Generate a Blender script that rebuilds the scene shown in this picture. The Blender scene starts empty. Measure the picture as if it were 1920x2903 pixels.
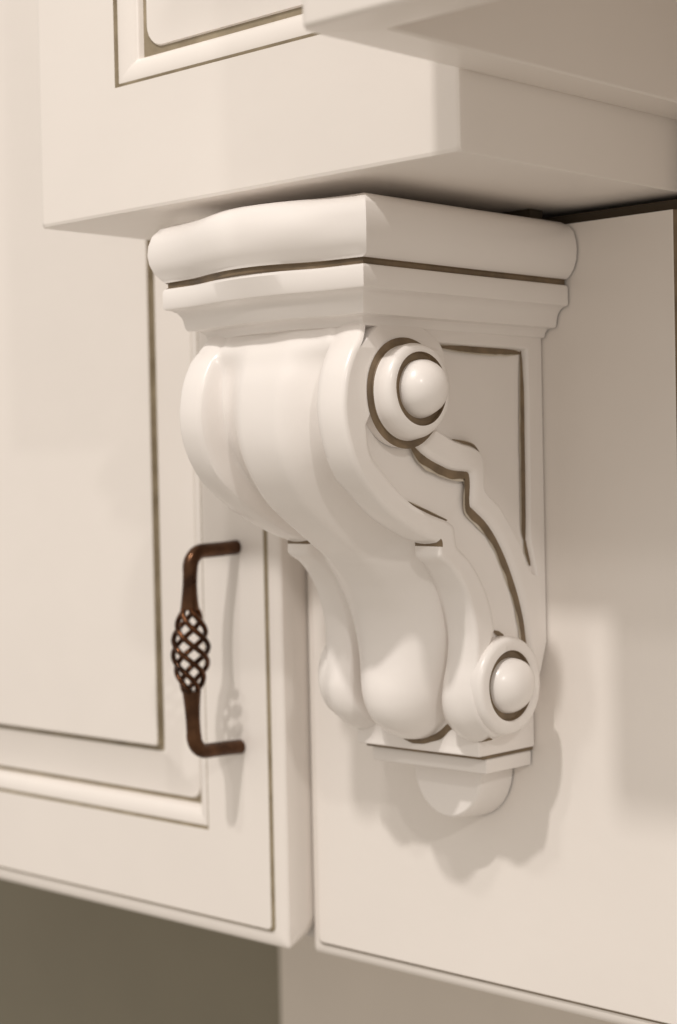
import bpy, bmesh, math, random
from mathutils import Vector, Matrix, noise
from mathutils.geometry import tessellate_polygon

SC = 0.1315            # one drawing unit (the depth of the hood's end box) in metres
scn = bpy.context.scene
col = scn.collection

# ------------------------------------------------------------------ camera
CP = (2.911093, -4.537981, -0.831164)
YAW, PIT, ROL = 0.7618, -0.0212, -0.0205
fw = Vector((-math.sin(YAW)*math.cos(PIT), math.cos(YAW)*math.cos(PIT), math.sin(PIT)))
rt = fw.cross(Vector((0, 0, 1))).normalized(); up = rt.cross(fw)
r2 = math.cos(ROL)*rt + math.sin(ROL)*up; u2 = -math.sin(ROL)*rt + math.cos(ROL)*up
cd = bpy.data.cameras.new('camera'); cam = bpy.data.objects.new('camera', cd); col.objects.link(cam)
M = Matrix((r2, u2, -fw)).transposed().to_4x4(); M.translation = Vector(CP)*SC
cam.matrix_world = M
cd.sensor_fit = 'VERTICAL'; cd.sensor_height = 36.0; cd.lens = 36.0*4975.7/2903.0
cd.clip_start = 0.01; cd.clip_end = 100
cd.dof.use_dof = True; cd.dof.focus_distance = 5.1*SC; cd.dof.aperture_fstop = 9.0
scn.camera = cam

# ------------------------------------------------------------------ world + lamps
w = bpy.data.worlds.new('World'); scn.world = w; w.use_nodes = True
nt = w.node_tree; nt.nodes.clear()
wo = nt.nodes.new('ShaderNodeOutputWorld'); bg = nt.nodes.new('ShaderNodeBackground')
tc = nt.nodes.new('ShaderNodeTexCoord'); sp = nt.nodes.new('ShaderNodeSeparateXYZ')
rp = nt.nodes.new('ShaderNodeValToRGB'); mr = nt.nodes.new('ShaderNodeMapRange')
mr.inputs['From Min'].default_value = -1; mr.inputs['From Max'].default_value = 1
nt.links.new(tc.outputs['Generated'], sp.inputs[0]); nt.links.new(sp.outputs['Z'], mr.inputs[0])
nt.links.new(mr.outputs[0], rp.inputs[0])
e = rp.color_ramp.elements
e[0].position = 0.0; e[0].color = (0.40, 0.345, 0.285, 1)
e[1].position = 1.0; e[1].color = (0.70, 0.64, 0.58, 1)
m_ = rp.color_ramp.elements.new(0.5); m_.color = (0.59, 0.535, 0.472, 1)
nt.links.new(rp.outputs[0], bg.inputs['Color']); bg.inputs['Strength'].default_value = 1.06
nt.links.new(bg.outputs[0], wo.inputs[0])

def lamp(name, pos, power, colr, rad):
    l = bpy.data.lights.new(name, 'POINT'); l.energy = power; l.color = colr; l.shadow_soft_size = rad*SC
    o = bpy.data.objects.new(name, l); o.location = Vector(pos)*SC; col.objects.link(o); return o
lamp('ceiling_lamp', (2.5, -17, 20.7), 226, (1.0, 0.945, 0.90), 0.5)
lamp('ceiling_lamp', (-0.5, -14, 17.6), 44, (1.0, 0.945, 0.90), 0.45)
lamp('ceiling_lamp', (24, -17, 13), 90, (1.0, 0.95, 0.90), 0.6)

scn.view_settings.view_transform = 'Standard'; scn.view_settings.look = 'None'
scn.view_settings.exposure = 0.0; scn.view_settings.gamma = 1.0
scn.view_settings.use_curve_mapping = False
scn.render.engine = 'CYCLES'
scn.cycles.max_bounces = 8; scn.cycles.diffuse_bounces = 5

# ------------------------------------------------------------------ materials
def mat(name, colr, rough=0.4, metal=0.0, coat=0.0, var=0.05, nscale=14, bump=0.0, bscale=60, col2=None, spec=0.5):
    m = bpy.data.materials.new(name); m.use_nodes = True; n = m.node_tree.nodes; L = m.node_tree.links
    b = n['Principled BSDF']
    b.inputs['Metallic'].default_value = metal
    b.inputs['Specular IOR Level'].default_value = spec
    b.inputs['Coat Weight'].default_value = coat; b.inputs['Coat Roughness'].default_value = 0.18
    t = n.new('ShaderNodeTexCoord')
    nz = n.new('ShaderNodeTexNoise'); nz.inputs['Scale'].default_value = nscale; nz.inputs['Detail'].default_value = 5
    L.new(t.outputs['Object'], nz.inputs['Vector'])
    r = n.new('ShaderNodeValToRGB')
    c2 = col2 or tuple(c*(1-var) for c in colr)
    r.color_ramp.elements[0].position = 0.3; r.color_ramp.elements[1].position = 0.7
    r.color_ramp.elements[0].color = (*c2, 1); r.color_ramp.elements[1].color = (*colr, 1)
    L.new(nz.outputs['Fac'], r.inputs[0]); L.new(r.outputs[0], b.inputs['Base Color'])
    q = n.new('ShaderNodeMapRange'); q.inputs['To Min'].default_value = rough*0.85; q.inputs['To Max'].default_value = min(1, rough*1.2)
    L.new(nz.outputs['Fac'], q.inputs[0]); L.new(q.outputs[0], b.inputs['Roughness'])
    if bump:
        nb = n.new('ShaderNodeTexNoise'); nb.inputs['Scale'].default_value = bscale; nb.inputs['Detail'].default_value = 3
        L.new(t.outputs['Object'], nb.inputs['Vector'])
        bp = n.new('ShaderNodeBump'); bp.inputs['Strength'].default_value = bump; bp.inputs['Distance'].default_value = 0.001
        L.new(nb.outputs['Fac'], bp.inputs['Height']); L.new(bp.outputs[0], b.inputs['Normal'])
    return m
PAINT = mat('cream_lacquer', (0.845, 0.793, 0.745), 0.34, coat=0.25, var=0.03, bump=0.2, bscale=50)
CARVE = mat('carved_cream_lacquer', (0.875, 0.83, 0.795), 0.35, coat=0.35, var=0.035, bump=0.35, bscale=34)
GLAZE = mat('umber_glaze', (0.225, 0.160, 0.095), 0.5, var=0.3, nscale=120, col2=(0.13, 0.09, 0.052))
GLAZ2 = mat('thin_umber_glaze', (0.35, 0.29, 0.20), 0.5, var=0.3, nscale=90, col2=(0.23, 0.185, 0.12))
BRONZ = mat('oil_rubbed_bronze', (0.135, 0.066, 0.034), 0.28, metal=0.9, nscale=90, col2=(0.045, 0.022, 0.013), bump=0.3, bscale=300)
BRONK = mat('dark_aged_bronze', (0.13, 0.052, 0.022), 0.22, metal=0.95, nscale=90, col2=(0.030, 0.016, 0.010), bump=0.3, bscale=300)
SOFT = mat('wiped_glaze_stain', (0.66, 0.60, 0.51), 0.4, var=0.2, nscale=60, col2=(0.52, 0.45, 0.35))
GAP_SHADE = mat('gap_shade_brown', (0.075, 0.056, 0.036), 0.8, nscale=40)  # dark filler colour: the shade inside the gaps is put into it
WALL_SHADE = mat('shaded_wall_olive', (0.265, 0.243, 0.188), 0.75, var=0.08, nscale=9, spec=0.2)  # dark tone paints the shaded stretch of the back wall
WALL_LIT = mat('lit_wall_taupe', (0.72, 0.665, 0.60), 0.6, var=0.06, nscale=9, spec=0.3)  # lighter tone paints the lit stretch of the same wall

# ------------------------------------------------------------------ helpers
def thing(name, label, cat, loc, kind=None):
    o = bpy.data.objects.new(name, None); o.empty_display_size = 0.02; col.objects.link(o)
    o.location = Vector(loc)*SC; o['label'] = label; o['category'] = cat
    if kind: o['kind'] = kind
    return o
def wloc(o):
    v = Vector((0, 0, 0))
    while o: v += o.location; o = o.parent
    return v
class MB:
    def __init__(s): s.v = []; s.f = []; s.m = []; s.sm = []; s.flat = set()
    def flat_set(s, fl):
        if not hasattr(s, '_fs') or len(s._fs) != len(fl): s._fs = set(fl)
        return s._fs
    def vert(s, p): s.v.append(tuple(p)); return len(s.v)-1
    def face(s, idx, m=0, sm=False): s.f.append(tuple(idx)); s.m.append(m); s.sm.append(sm)
    def grid(s, rows, m=0, closed=False, sm=True, mats=None):
        ids = [[s.vert(p) for p in r] for r in rows]
        for i in range(len(ids)-1):
            n = len(ids[i]); mm = mats[i] if mats else m
            for j in range(n if closed else n-1):
                k = (j+1) % n
                s.face((ids[i][j], ids[i][k], ids[i+1][k], ids[i+1][j]), mm, sm)
        return ids
    def fill(s, ids, m=0, sm=False):
        pts = [Vector(s.v[i]) for i in ids]
        for t in tessellate_polygon([pts]): s.face([ids[k] for k in t], m, sm)
    def box(s, a, b, m=0):
        x0, y0, z0 = a; x1, y1, z1 = b
        i = [s.vert(p) for p in [(x0,y0,z0),(x1,y0,z0),(x1,y1,z0),(x0,y1,z0),(x0,y0,z1),(x1,y0,z1),(x1,y1,z1),(x0,y1,z1)]]
        for q in [(0,3,2,1),(4,5,6,7),(0,1,5,4),(1,2,6,5),(2,3,7,6),(3,0,4,7)]: s.face([i[k] for k in q], m)
    def warp(s):
        # the carved belly swells a little, and nothing hand carved is quite true
        out = []
        for x, y, z in s.v:
            sm = lambda t: max(0, min(1, t))**2*(3-2*max(0, min(1, t)))
            wv = sm((z+1.08)/.34)*sm((-.375-z)/.10)*sm(-y/.55)
            x = XC+(x-XC)*(1+.078*wv); y = y*(1+.028*wv)
            a = min(1.0, -y/.1) if y < 0 else 0
            q = noise.noise_vector(Vector((x*5.5, y*5.5, z*5.5)))
            out.append((x+.0022*a*q[0], y+.0030*a*q[1], z+.0025*a*q[2]))
        s.v = out
    def build(s, name, mats, parent=None, bevel=0, seg=3, sharp=35, loc=None, ymax=None):
        if ymax is not None: s.v = [(x, min(y, ymax), z) for x, y, z in s.v]
        base = wloc(parent) if parent else Vector(loc or (0, 0, 0))*SC
        me = bpy.data.meshes.new(name)
        me.from_pydata([tuple(Vector(p)*SC-base) for p in s.v], [], s.f)
        for m in mats: me.materials.append(m)
        for p, m, sm in zip(me.polygons, s.m, s.sm): p.material_index = m; p.use_smooth = sm
        bm = bmesh.new(); bm.from_mesh(me); bm.faces.ensure_lookup_table()
        fl = [bm.faces[i] for i in s.flat if i < len(bm.faces)]
        for f_ in fl:
            for e in f_.edges:
                if any(q not in s.flat_set(fl) for q in e.link_faces): e.smooth = False
        bmesh.ops.remove_doubles(bm, verts=bm.verts, dist=2e-6)
        bmesh.ops.recalc_face_normals(bm, faces=bm.faces)
        for e in bm.edges:
            if len(e.link_faces) == 2 and e.calc_face_angle(0) > math.radians(sharp): e.smooth = False
        bm.to_mesh(me); bm.free()
        o = bpy.data.objects.new(name, me); col.objects.link(o)
        if parent: o.parent = parent
        else: o.location = base
        if bevel:
            b = o.modifiers.new('bevel', 'BEVEL'); b.width = bevel*SC; b.segments = seg; b.limit_method = 'ANGLE'
            b.angle_limit = math.radians(40); b.harden_normals = False
            for p in me.polygons: p.use_smooth = True
            for ed in me.edges: ed.use_edge_sharp = False
            wn = o.modifiers.new('wn', 'WEIGHTED_NORMAL'); wn.keep_sharp = False
        return o

def crspline(P, sub=6):
    out = []
    n = len(P)
    for i in range(n-1):
        p0 = P[max(i-1, 0)]; p1 = P[i]; p2 = P[i+1]; p3 = P[min(i+2, n-1)]
        for k in range(sub):
            t = k/sub
            out.append(tuple(0.5*((2*b)+(-a+c)*t+(2*a-5*b+4*c-d)*t*t+(-a+3*b-3*c+d)*t**3) for a, b, c, d in zip(p0, p1, p2, p3)))
    out.append(tuple(P[-1])); return out

# ------------------------------------------------------------------ panelled rectangles (doors, hood face, filler panel)
def rect_ring(x0, x1, z0, z1, y, r, n=6):
    r = max(r, 0.0005); pts = []
    for cx, cz, a0 in ((x1-r, z0+r, -90), (x1-r, z1-r, 0), (x0+r, z1-r, 90), (x0+r, z0+r, 180)):
        for k in range(n+1):
            a = math.radians(a0+90*k/n); pts.append((cx+r*math.cos(a), y, cz+r*math.sin(a)))
    return pts
def nested(mb, x0, x1, z0, z1, yf, stages, fill=True, smooth=True, clamp=None):
    # stages: (inset, depth behind the face, corner radius, material of the band that ENDS here)
    rows = []; mats = []
    for k, (i, d, r, m) in enumerate(stages):
        rows.append(rect_ring(x0+i, x1-i, z0+i, z1-i, yf+d, r))
        if k: mats.append(m)
    if clamp is not None: rows = [[(x, y, min(z, clamp)) for x, y, z in r] for r in rows]
    ids = mb.grid(rows, closed=True, sm=smooth, mats=mats)
    n = len(rows[0]); base = len(mb.f)-n*(len(rows)-1)
    for k in range(1, len(stages)):          # broad flat bands keep a flat shade
        if abs(stages[k][1]-stages[k-1][1]) < .004 and stages[k][0]-stages[k-1][0] > .05:
            for j in range(n): mb.sm[base+(k-1)*n+j] = False; mb.flat.add(base+(k-1)*n+j)
    if fill: mb.face(ids[-1], 0, False); mb.flat.add(len(mb.f)-1)
    return ids
def eased(w, d, gl=0.010, back=0.10):
    # outer edge: rounded over from the side, up to a small glazed step
    st = [(0, back, .012, 0), (0, d, .012, 0)]
    for k in range(1, 9):
        a = math.radians(90*k/8); st.append((w*(1-math.cos(a)), d-(d-.014)*math.sin(a), .012+.01*k/8, 0))
    st += [(w+.002, .012, .02, 1), (w+gl, .002, .02, 1), (w+gl+.003, 0, .02, 0)]
    return st
def sticking(i0, w, d, gl, rin, cove, cd_=.004):
    # bead going down into the frame, glazed quirk, coved panel rising to the raised field
    st = [(i0, 0, .002, 0), (i0+.004, .009, .002, 1), (i0+.012, .007, .002, 1)]
    for k in range(1, 8):
        a = math.radians(90*k/7); st.append((i0+.012+(w-.012)*math.sin(a)**.9, .007+(d-.007)*(1-math.cos(a)), .002, 0))
    st += [(i0+w+.002, d+.004, .002, 0), (i0+w+gl, d+.004, rin, 1), (i0+w+gl+.003, d-.004, rin, 0)]
    a0 = i0+w+gl+.003
    for k in range(1, 10):
        t = k/9; st.append((a0+cove*t, (d-.004)-(d-.004-.022)*(t**1.6), rin*(1-.75*t), 0))
    a1 = a0+cove
    st += [(a1+.003, .026, .014, 1), (a1+.017, .024, .014, 1), (a1+.020, cd_, .014, 1), (a1+.026, 0.0, .014, 0)]
    return st

# ------------------------------------------------------------------ setting: wall behind, carcass
mb = MB(); mb.box((-12, 2.4, -9), (5, 2.5, 3)); o = mb.build('wall', [WALL_SHADE]); o['kind'] = 'structure'  # shadow under the cabinets is put into this wall's colour
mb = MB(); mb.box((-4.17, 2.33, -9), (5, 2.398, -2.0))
o = mb.build('lit_wall_sheet', [WALL_LIT], loc=(-4.17, 2.33, -9)); o['label'] = 'lighter sheet painting the lit part of the back wall below the cream cabinets at lower right'; o['category'] = 'lit_wall_sheet'  # separate lighter sheet; its edge draws the shadow line on the wall
# ------------------------------------------------------------------ cabinet door + pull
T = thing('wall_cabinet', 'cream wall cabinet whose raised panel door carries a bronze birdcage pull, left of the corbel', 'cabinet', (-1.612, -.12, -2.585))
mb = MB(); mb.box((-7, .104, -2.56), (2.2, 2.3, -.056)); mb.box((-7, .36, -.0555), (-1.6, 2.3, 2.6)); mb.box((.051, .03, -.055), (2.2, .35, 2.6))  # third box is added out of view to keep light out of the gap
mb.build('cabinet_box', [PAINT], T)
mb = MB(); X0, X1, Z0, Z1 = -5.2, -1.621, -2.553, 3.2
st = eased(.055, .035, .010, .112)
full = st + sticking(.393, .078, .055, .018, .055, .17)
split = len(st)+12
full[0] = (0, .160, .112, 0); nested(mb, X0, X1, Z0, Z1, -.12, full[:split], fill=False)
DR = mb.build('door', [PAINT, GLAZ2], T, sharp=60)
mb = MB(); nested(mb, X0, X1, Z0, Z1, -.12, full[split-1:])
mb.build('raised_panel', [PAINT, GLAZ2], DR, sharp=60)
# bronze pull: two arms and an open twisted basket
hx, hy = -1.828, -.348; za, zb_ = -1.090, -1.828; R = .027
def tube(mb, path, rad, seg=16, m=0):
    prev = None; rows = []
    for i, p in enumerate(path):
        p = Vector(p); a = Vector(path[max(i-1, 0)]); b = Vector(path[min(i+1, len(path)-1)])
        t = (b-a).normalized()
        n = t.orthogonal().normalized() if prev is None else (prev-t*prev.dot(t)).normalized()
        prev = n; bn = t.cross(n); rr = rad[i] if isinstance(rad, (list, tuple)) else rad
        rows.append([p+rr*(math.cos(2*math.pi*k/seg)*n+math.sin(2*math.pi*k/seg)*bn) for k in range(seg)])
    ids = mb.grid(rows, m, closed=True); mb.face(ids[0], m); mb.face(ids[-1][::-1], m)
br = .062; c0, c1 = -1.305, -1.597          # basket top and bottom
mb = MB()
for zp, sgn, zc in ((za, -1, c0), (zb_, 1, c1)):
    p = [(hx, -.1195, zp), (hx, -.20, zp+sgn*.004)]; rr = [R, R]
    for k in range(0, 9):
        a = math.radians(90*k/8)
        p.append((hx, hy+br-br*math.sin(a), zp+sgn*(.006+br*(1-math.cos(a))))); rr.append(R*(1+.04*math.sin(a)))
    z0 = p[-1][2]
    for k in range(1, 11):
        t = k/10
        p.append((hx, hy-.006*math.sin(math.pi*t*.5), z0+(zc-z0)*t)); rr.append(R*(.98+.30*max(0, (t-.35)/.65)**1.5))
    tube(mb, p, rr, 20)
NW = 5
for k in range(NW):
    path = []
    for i in range(61):
        t = i/60; z = c0+.014+(c1-c0-.028)*t
        rad = .0195+.044*math.sin(math.pi*t)**.9
        a = 2*math.pi*(k/NW+1.02*t)+.4
        path.append((hx+rad*math.cos(a), hy-.006+rad*math.sin(a), z))
    tube(mb, path, .0100, 10, 1)
mb.build('handle', [BRONZ, BRONK], DR, sharp=60)

# ------------------------------------------------------------------ column panel under the hood
T = thing('column_panel', 'flat cream column panel with brown glaze lines behind the carved corbel', 'panel', (-1.6, 0, -2.6))
mb = MB(); nested(mb, -1.613, .048, -2.585, .40, 0, eased(.042, .04, .010, .10), clamp=-.054)
mb.build('panel_board', [PAINT, GLAZE], T, sharp=60)
mb = MB(); mb.box((-1.60, .052, -.0545), (.045, .34, -.016)); mb.build('gap_shade_block', [GAP_SHADE], T)  # dark filler added to paint the shade between panel and hood

# ------------------------------------------------------------------ range hood: end box, raised panel, mantel
T = thing('range_hood', 'cream wooden range hood with panelled end box and overhanging mantel above the corbel', 'range hood', (-1.79, -1, 0))
mb = MB()
full = [(0, 1.35, .004, 0), (0, .012, .004, 0), (.003, .003, .008, 0), (.012, 0, .012, 0)]
stk = sticking(.395, .085, .045, .024, .07, .17)
ids = nested(mb, -1.79, 0, 0, 2.4, -1, full+stk[:12], fill=False)
mb.face(rect := ids[0][::-1], 0)
mb.build('end_box', [PAINT, GLAZ2], T, sharp=50)
mb = MB(); nested(mb, -1.79, 0, 0, 2.4, -1, stk[11:]); mb.build('raised_panel', [PAINT, GLAZ2], T, sharp=60)
# mantel: front board and side board of a hollow frame with a rounded corner
mb = MB(); rr = .045
def plan(off):
    pts = [(0+off, .10)]
    r = max(rr-off, .002); cx, cy = max(rr, off+r), -1.604+max(rr, off+r)
    for k in range(9):
        a = math.radians(180+90*k/8); pts.append((cx+r*math.cos(a), cy+r*math.sin(a)))
    pts.append((2.6, -1.604+off)); return pts
o_, i_ = plan(0.003), plan(.150)
rows = [[(x, y, 1.3) for x, y in o_], [(x, y, .226) for x, y in o_]]
for k in range(1, 5):
    a = math.radians(90*k/4); oo = plan(.003+.015*(1-math.cos(a)))
    rows.append([(x, y, .226-.015*math.sin(a)) for x, y in oo])
rows += [[(x, y, .211) for x, y in i_], [(x, y, .217) for x, y in plan(.156)], [(x, y, .80) for x, y in plan(.156)]]
mb.grid(rows, sm=True)
mb.build('mantel', [PAINT], T, sharp=40)
mb = MB(); mb.box((.10, -1.50, .80), (2.6, .10, .84)); mb.build('mantel_underside', [PAINT], T)

# ------------------------------------------------------------------ corbel
XC = -.815
T = thing('corbel', 'carved cream scroll corbel with brown glazed grooves under the range hood', 'corbel', (XC, 0, -1.97))
HW = .325
# crown moulding swept around three sides, gently bowed front
prof = [(.075, -.046, 0), (.083, -.050, 0), (.108, -.060, 0), (.126, -.082, 0), (.135, -.112, 0), (.137, -.140, 0), (.134, -.168, 0),
        (.124, -.196, 0), (.108, -.218, 0), (.094, -.228, 0), (.087, -.232, 1), (.087, -.243, 1), (.094, -.247, 1), (.096, -.250, 0), (.099, -.256, 0), (.099, -.305, 0),
        (.096, -.311, 0), (.080, -.315, 0), (.068, -.323, 0), (.059, -.335, 0), (.055, -.348, 0), (.052, -.368, 0), (.047, -.377, 0), (.018, -.380, 0), (.008, -.390, 0), (.004, -.405, 0), (-.02, -.41, 0)]
FB = -.862
def cap_path(o, z):
    FB = -.846 if z > -.222 else -.858
    bow = .088 if z > -.245 else .074 if z > -.27 else .058 if z > -.325 else .052
    h = HW+o; pts = [(XC-h, .0), (XC-h, FB*.5), (XC-h, FB-o+.0005)]
    N = 28
    for k in range(1, N):
        x = -h+2*h*k/N
        wob = .0025*noise.noise(Vector((x*5, z*18, 3.1)))
        pts.append((XC+x, FB-o-bow*(.5+.5*math.cos(math.pi*x/h))**1.1+wob*2))
    pts += [(XC+h, FB-o+.0005), (XC+h, FB*.5), (XC+h, 0)]
    return pts
mb = MB(); rows = []; mats = []
for k, (o, z, m) in enumerate(prof):
    rows.append([(x, y, z+.0022*noise.noise(Vector((x*6, y*6, 1.7)))) for x, y in cap_path(o, z)])
    if k: mats.append(m)
ids = mb.grid(rows, sm=True, mats=mats); mb.fill(ids[0]); mb.fill(ids[-1][::-1])
mb.build('crown_moulding', [CARVE, GLAZE], T, sharp=38, ymax=-.006)

mb = MB(); mb.box((XC-.20, -.62, -.047), (XC+.20, -.071, -.0008)); mb.box((XC-.33, -.07, -.047), (XC+.33, -.006, -.0008)); mb.build('gap_shade_block', [GAP_SHADE], T)  # dark blocks added to deepen the shade above the crown
F = [(-.868,-.36),(-.862,-.40),(-.875,-.445),(-.905,-.49),(-.932,-.55),(-.945,-.62),(-.943,-.68),(-.928,-.74),(-.903,-.80),(-.869,-.852),(-.817,-.898),(-.764,-.94),(-.69,-.982),(-.60,-1.022),(-.553,-1.036),(-.5445,-1.040),(-.5405,-1.046),(-.539,-1.084),(-.493,-1.112),(-.457,-1.145),(-.421,-1.19),(-.397,-1.244),(-.381,-1.298),(-.374,-1.35),(-.376,-1.42),(-.388,-1.48),(-.391,-1.53),(-.379,-1.575),(-.354,-1.612),(-.311,-1.645),(-.267,-1.657),(-.20,-1.645),(-.13,-1.60)]
K = [(-.895,-.36),(-.890,-.41),(-.898,-.45),(-.912,-.50),(-.932,-.56),(-.942,-.64),(-.938,-.72),(-.919,-.79),(-.887,-.86),(-.845,-.92),(-.79,-.965),(-.735,-1.005),(-.685,-1.04),(-.64,-1.07),(-.615,-1.09),(-.605,-1.10),(-.60,-1.105),(-.583,-1.12),(-.553,-1.15),(-.522,-1.185),(-.495,-1.225),(-.470,-1.27),(-.457,-1.32),(-.455,-1.37),(-.466,-1.43),(-.480,-1.48),(-.483,-1.53),(-.470,-1.58),(-.435,-1.63),(-.38,-1.665),(-.33,-1.683),(-.25,-1.68),(-.18,-1.62)]
G = [0,.0,.008,.040,.056,.064,.070,.072,.072,.068,.060,.054,.046,.038,.032,.030,.028,.022,.018,.016,.016,.018,.024,.034,.055,.075,.085,.085,.08,.07,.06,.05,.05]
HH= [.205]*19+[.203,.200,.196,.192,.188,.182,.176,.170,.164,.158,.152,.146,.14,.14]
PP= [2.2]*13+[2.2,2.2,2.2,2.2,2.2,2.2,2.6,2.5,2.4,2.3,2.2,2.1,2,2,2,2,2,2,2,2]
FS = crspline(F, 5); FM = [tuple(sum(FS[min(max(j, 0), len(FS)-1)][q] for j in range(i-9, i+10))/19 for q in (0, 1)) for i in range(len(FS))]; KS = crspline([k+(g, h, p) for k, g, h, p in zip(K, G, HH, PP)], 5)
def nrm(P, i):
    a = P[max(i-1, 0)]; b = P[min(i+1, len(P)-1)]; ty, tz = b[0]-a[0], b[1]-a[1]; l = math.hypot(ty, tz) or 1
    return (tz/l, -ty/l)
RE = .016
xs = []
xs += [i/24 for i in range(0, 25)]          # share of the centre lobe
rows = []
for i, (f, k) in enumerate(zip(FS, KS)):
    nf = nrm(FS, i); g, h, p = k[2:]
    half = []
    fm = FM[i]; nk = nrm(FM, i); V = (fm[0]-nk[0]*g, fm[1]-nk[1]*g)
    for t in xs:
        tl = min(1, max(0, (i/len(FS)-.62)/.15)); q_ = max(0.0, (t-.30)/.66); q_ = min(1.0, q_); D1 = 1-q_*q_*(3-2*q_); tl = min(1, max(0, (i/len(FS)-.36)/.30)); D = (1-tl)*D1+tl*max(0.0, 1-t**2.2)**.76
        half.append((h*t, V[0]+(k[0]-V[0])*D, V[1]+(k[1]-V[1])*D))
    tail = i/len(FS)
    for t in (.15, .35, .6, .85, 1.0):       # the wall of the valley up to the flange
        s = t*t*(3-2*t); half.append((h+.026*t, V[0]+(f[0]-V[0])*s, V[1]+(f[1]-V[1])*s))
    cr = .020*max(0, min(1, (tail-.70)/.1))+.004
    xa = h+.026; xb = HW-RE
    for t in (.25, .5, .75, 1.0):
        d = -cr*math.sin(math.pi*min(1, t))*1.0; half.append((xa+(xb-xa)*t, f[0]-nf[0]*d, f[1]-nf[1]*d))
    for q in (22, 45, 68, 90):
        a = math.radians(q); d = RE*(1-math.cos(a)); half.append((xb+RE*math.sin(a), f[0]-nf[0]*d, f[1]-nf[1]*d))
    full = [(-x, y, z) for x, y, z in half[:0:-1]] + half
    rows.append([(XC+x, y, z) for x, y, z in full])
mb = MB(); mb.grid(rows, sm=True)
nc = len(rows[0])-1
for r in range(76, 81):                  # umber glaze under the lip of each flange
    for c in range(nc):
        if abs(rows[r][c][0]+rows[r][c+1][0]-2*XC)/2 > .222: mb.m[r*nc+c] = 1
# closed core behind the carved front: recessed field on both sides
FD = .297
edge = [(f[0]-nrm(FS, i)[0]*.05, f[1]-nrm(FS, i)[1]*.05) for i, f in enumerate(FS)][::3]
edge = [e_ for e_ in edge]
corep = [(0.0, -.36)] + [(-.80, -.36)] + edge[6:] + [(-.10, -1.60), (-.06, -1.54), (-.022, -1.46), (0.0, -1.38)]
for sx in (-1, 1):
    ids = [mb.vert((XC+sx*FD, y, z)) for y, z in corep]
    mb.fill(ids)
    if sx < 0: ida = ids
for j in range(len(ids)):
    k = (j+1) % len(ids)
    if j < 1 or j > len(edge)-6: mb.face((ida[j], ida[k], ids[k], ids[j]))
mb.warp(); body = mb.build('scroll_body', [CARVE, GLAZE], T, sharp=42, ymax=-.006)

# side relief ----------------------------------------------------------------
def side(mb, sx, x, y, z): return (XC+sx*x, y, z)
def relief(mb, sx, low, top, h0=.296, h1=HW, conv=True):
    # low / top loops with the same number of points; convex slope between them
    rows = []
    for t in ((0, .35, .62, .82, .94, 1.0) if conv else (0, 1)):
        s = (1-math.cos(t*math.pi/2)) if conv else t
        hh = h0+(h1-h0)*(math.sin(t*math.pi/2) if conv else t)
        rows.append([side(mb, sx, hh, a[0]+(b[0]-a[0])*s, a[1]+(b[1]-a[1])*s) for a, b in zip(low, top)])
    ids = mb.grid(rows, closed=True, sm=True); mb.fill(ids[-1])
def ribbon(mb, pts, wid, frame, m=1, seed=0.0):
    # a brushed line of glaze lying in the groove, ragged edges; frame maps (a, b) to 3-D
    P = crspline(pts, 6) if len(pts) > 2 else [tuple(pts[0][q]+(pts[1][q]-pts[0][q])*t/20 for q in (0, 1)) for t in range(21)]
    rows = []
    for i, p in enumerate(P):
        n = nrm(P, i); e = min(1.0, .22+min(i, len(P)-1-i)*.13)
        w1 = wid*.5*e*(1+.35*noise.noise(Vector((p[0]*22, p[1]*22, seed)))); w2 = wid*.5*e*(1+.35*noise.noise(Vector((p[0]*22, p[1]*22, seed+9))))
        rows.append([frame(p[0]+n[0]*w1, p[1]+n[1]*w1), frame(p[0]-n[0]*w2, p[1]-n[1]*w2)])
    mb.grid(rows, m, sm=True)
# front border band with the big disc round the button
Flow = [f for f in FS]
iA = 10                                    # start on the disc
out = [(FS[i][0]-nrm(FS, i)[0]*RE, FS[i][1]-nrm(FS, i)[1]*RE) for i in range(iA+2, 125)]
innerL = [(-.264,-1.323),(-.274,-1.268),(-.296,-1.213),(-.333,-1.157),(-.377,-1.106),(-.432,-1.062),(-.446,-1.036),(-.452,-1.000),(-.485,-.978),(-.558,-.956),(-.642,-.923),(-.71,-.877),(-.777,-.821),(-.823,-.771),(-.8415,-.690)]
innerT = [(-.299,-1.319),(-.309,-1.265),(-.331,-1.21),(-.367,-1.155),(-.411,-1.104),(-.466,-1.066),(-.480,-1.036),(-.492,-1.000),(-.518,-.985),(-.59,-.966),(-.674,-.935),(-.742,-.892),(-.808,-.833),(-.850,-.775),(-.860,-.690)]
iL = crspline(innerL, 4); iT = crspline(innerT, 4)
cy, cz = -.690, -.598
ring = [(cy+.158*math.cos(math.radians(a)), cz-.158*math.sin(math.radians(a))) for a in range(158, 49, -6)]
disc = [(-.55,-.70),(-.522,-.64),(-.507,-.58),(-.502,-.52),(-.514,-.463),(-.546,-.425),(-.60,-.397),(-.667,-.384),(-.74,-.386),(-.80,-.398)]
disc = crspline(disc, 3)
low = out + [(-.34,-1.42),(-.29,-1.37)] + iL + ring + disc
top = out + [(-.35,-1.42),(-.32,-1.37)] + iT + ring + [(a+(cy-a)*.05, b+(cz-b)*.05) for a, b in disc]
C1 = [(-.63,-.742),(-.588,-.777),(-.531,-.803),(-.459,-.825),(-.390,-.831),(-.378,-.842),(-.374,-.875),(-.376,-.928),(-.354,-.95),(-.297,-.988),(-.244,-1.039),(-.195,-1.106),(-.159,-1.172),(-.13,-1.239),(-.108,-1.31),(-.098,-1.366),(-.088,-1.40)]
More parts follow.
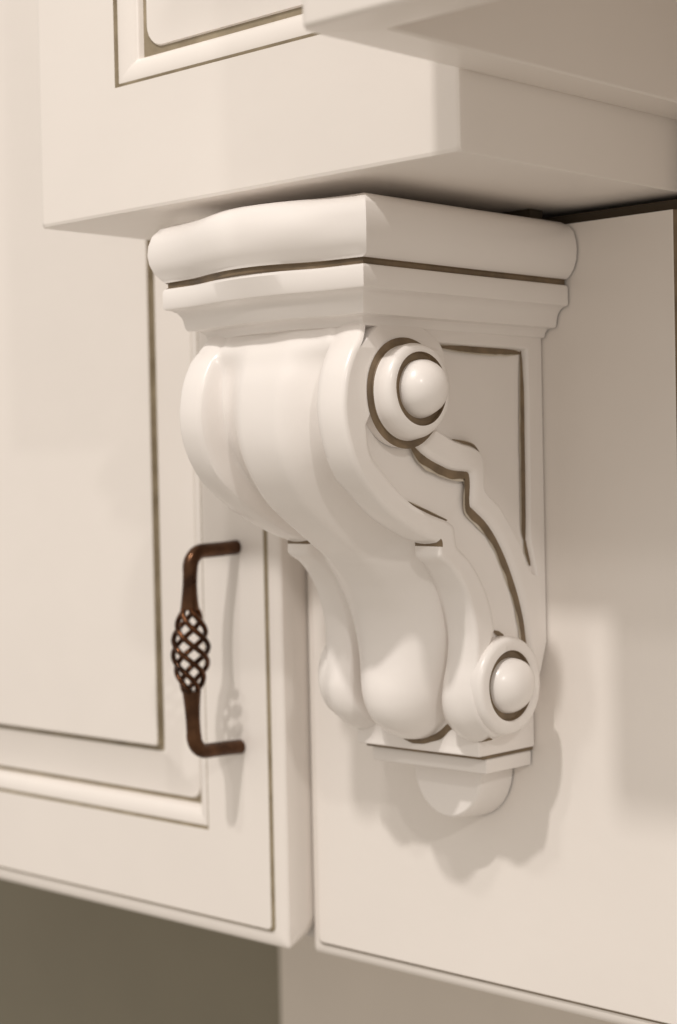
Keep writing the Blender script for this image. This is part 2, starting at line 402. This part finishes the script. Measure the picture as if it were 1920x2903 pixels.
C2 = [(-.60,-.735),(-.571,-.762),(-.491,-.792),(-.435,-.806),(-.365,-.815),(-.345,-.828),(-.338,-.875),(-.336,-.915),(-.318,-.932),(-.258,-.976),(-.208,-1.030),(-.163,-1.100),(-.127,-1.168),(-.099,-1.235),(-.080,-1.308),(-.073,-1.366),(-.068,-1.40)]
D = [(-.057,-1.171),(-.085,-1.142),(-.128,-1.06),(-.182,-.993),(-.235,-.937),(-.308,-.886),(-.314,-.827),(-.322,-.783),(-.360,-.757),(-.459,-.735),(-.542,-.699)]
E_ = [(-.58,-.446),(-.351,-.447),(-.183,-.448),(-.085,-.450),(-.083,-.60),(-.085,-.80),(-.087,-1.0),(-.086,-1.06),(-.070,-1.110),(-.054,-1.150)]
c1 = crspline(C1, 3); c2 = crspline(C2, 3); dd = crspline(D, 3)
tail_ = [(-.060,-1.46),(-.085,-1.545),(-.065,-1.535),(-.035,-1.46),(0,-1.38),(0,-.36),(-.58,-.36)]
low2 = c1 + tail_ + E_ + dd
def ins(P, Q, t): return [(a[0]+(b[0]-a[0])*t, a[1]+(b[1]-a[1])*t) for a, b in zip(P, Q)]
Et = [(-.58,-.436),(-.351,-.437),(-.183,-.438),(-.073,-.438),(-.070,-.60),(-.072,-.80),(-.074,-1.0),(-.072,-1.06),(-.058,-1.106),(-.045,-1.15)]
Dt = [(-.045,-1.171),(-.093,-1.148),(-.136,-1.068),(-.190,-1.001),(-.243,-.945),(-.316,-.893),(-.322,-.831),(-.329,-.789),(-.362,-.765),(-.459,-.743),(-.546,-.707)]
top2 = c2 + tail_ + Et + crspline(Dt, 3)
for sx in (1, -1):
    mb = MB(); relief(mb, sx, low, top); relief(mb, sx, low2, top2, h1=HW-.010)
    fr = lambda a, b, s=sx: side(mb, s, FD+.0038, a, b)
    fs = lambda a, b, s=sx: side(mb, s, FD+.0026, a, b)
    ribbon(mb, [(a-.007, b-.009) for a, b in C1], .027, fr, 1, 1)
    ribbon(mb, [(a-.007, b-.009) for a, b in C1], 0.0391, fs, 2, 21)
    E1 = [(-.53,-.453),(-.351,-.455),(-.183,-.456),(-.098,-.459)]
    ribbon(mb, E1, .021, fr, 1, 2)
    ribbon(mb, E1, 0.0305, fs, 2, 22)
    ribbon(mb, [(-.096,-.452),(-.092,-.60),(-.094,-.80),(-.096,-1.0),(-.094,-1.055)], .022, fr, 1, 3)
    ribbon(mb, [(-.096,-.452),(-.092,-.60),(-.094,-.80),(-.096,-1.0),(-.094,-1.055)], 0.0319, fs, 2, 23)
    ribbon(mb, [(-.095,-1.045),(-.082,-1.090),(-.066,-1.135)], .020, fr, 1, 4)
    ribbon(mb, [(-.095,-1.045),(-.082,-1.090),(-.066,-1.135)], 0.0290, fs, 2, 24)
    ribbon(mb, [(-.455,-.731),(-.40,-.741),(-.352,-.752),(-.325,-.770)], .009, fr, 1, 5)
    ribbon(mb, [(-.455,-.731),(-.40,-.741),(-.352,-.752),(-.325,-.770)], 0.0130, fs, 2, 25)
    ribbon(mb, [(-.66,-.913),(-.60,-.938),(-.53,-.962),(-.478,-.975)], .011, fr, 1, 6)
    ribbon(mb, [(-.66,-.913),(-.60,-.938),(-.53,-.962),(-.478,-.975)], 0.0159, fs, 2, 26)
    ribbon(mb, [(-.262,-1.326),(-.235,-1.338),(-.21,-1.345)], .014, fr, 1, 7)
    ribbon(mb, [(-.262,-1.326),(-.235,-1.338),(-.21,-1.345)], 0.0203, fs, 2, 27)
    mb.warp(); mb.build('side_carving', [CARVE, GLAZE, SOFT], T, sharp=50, ymax=-.006)
# buttons: turned round an axis along X
def turned(mb, sx, cy, cz, prof, n=56, ey=1.0, ez=1.0, mats=None, sh=(0, 0)):
    rows = []
    xt = max(p[1] for p in prof); xb_ = prof[2][1]
    for r, x, *_ in prof:
        q = max(0, min(1, (x-xb_)/(xt-xb_)*1.6)); oy, oz = sh[0]*q, sh[1]*q
        rows.append([side(mb, sx, x, cy+oy+ey*r*math.cos(2*math.pi*k/n)*(1+.008*noise.noise(Vector((math.cos(2*math.pi*k/n)*2, math.sin(2*math.pi*k/n)*2, r*9)))), cz+oz+ez*r*math.sin(2*math.pi*k/n)) for k in range(n)])
    ids = mb.grid(rows, closed=True, sm=True, mats=[p[2] for p in prof[1:]]); mb.face(ids[-1], prof[-1][2], True)
def dome(r, x0, h, m=0, n=8, e=1.0):
    return [(r*math.cos(math.radians(88*k/n))**e, x0+h*math.sin(math.radians(88*k/n)), m) for k in range(n+1)]
up_ = [(.162, .3262, 1), (.141, .3262, 1), (.139, .330, 1), (.138, .345, 0), (.137, .365, 0), (.132, .379, 0), (.124, .387, 0), (.113, .390, 0), (.107, .390, 0), (.104, .379, 1), (.084, .379, 1)] + dome(.084, .381, .076, e=.85)
lo_ = [(.153, .297, 0), (.153, .335, 0), (.151, .343, 0), (.146, .349, 0), (.138, .352, 0), (.113, .351, 0), (.110, .347, 0), (.107, .336, 1), (.087, .336, 1)] + dome(.087, .338, .062, e=.85)
for sx in (1, -1):
    mb = MB(); turned(mb, sx, cy, cz, up_, sh=(-.008, .012)); mb.warp(); mb.build('upper_button', [CARVE, GLAZE], T, sharp=50)
    mb = MB(); turned(mb, sx, -.236, -1.498, lo_, sh=(.014, .004)); mb.warp(); mb.build('lower_button', [CARVE, GLAZE], T, sharp=50)

# plinth blocks and pendant
mb = MB(); mb.box((XC-.261, -.291, -1.724), (XC+.261, -.0, -1.50)); mb.build('base_block', [CARVE], T, bevel=.006, ymax=-.006)
mb = MB(); mb.box((XC-.248, -.258, -1.736), (XC+.248, -.0, -1.7235)); mb.build('quirk', [GLAZE], T)
mb = MB()
rows = []
for o, z in ((0, -1.7355), (.006, -1.739), (.008, -1.745), (.006, -1.782), (.003, -1.786), (-.02, -1.792)):
    h = .236+o; y = -.228-o; rows.append([(XC-h, 0, z), (XC-h, y, z), (XC+h, y, z), (XC+h, 0, z)])
ids = mb.grid(rows, sm=False); mb.fill(ids[0]); mb.fill(ids[-1][::-1])
mb.build('lower_fillet', [CARVE], T, bevel=.003, ymax=-.006)
mb = MB(); rows = []; pr = .176
for s, y in ((1.0, 0), (.985, -.06), (.955, -.115), (.93, -.140), (.915, -.149), (.895, -.154), (.865, -.156)):
    px, pa = XC+.012, .156*s
    rows.append([(px-pa, y, -1.785)]+[(px+pa*math.cos(math.radians(a)), y, -1.800+pr*s*math.sin(math.radians(a))) for a in range(180, 361, 6)]+[(px+pa, y, -1.785)])
ids = mb.grid(rows, sm=True); mb.fill(ids[-1]); mb.build('pendant', [CARVE], T, sharp=60, ymax=-.006)
# brushed glaze where the lobes meet the block
mb = MB(); fr = lambda a, b: (a, -.2925, b)
for i, q in enumerate([[(-1.058,-1.648),(-1.03,-1.652),(-.993,-1.630)], [(-.87,-1.688),(-.83,-1.692),(-.779,-1.689),(-.715,-1.668),(-.668,-1.634),(-.639,-1.644)], [(-.625,-1.647),(-.563,-1.664),(-.50,-1.661)]]):
    ribbon(mb, q, .022, fr, 0, i)
mb.build('block_glaze', [GLAZE], T)
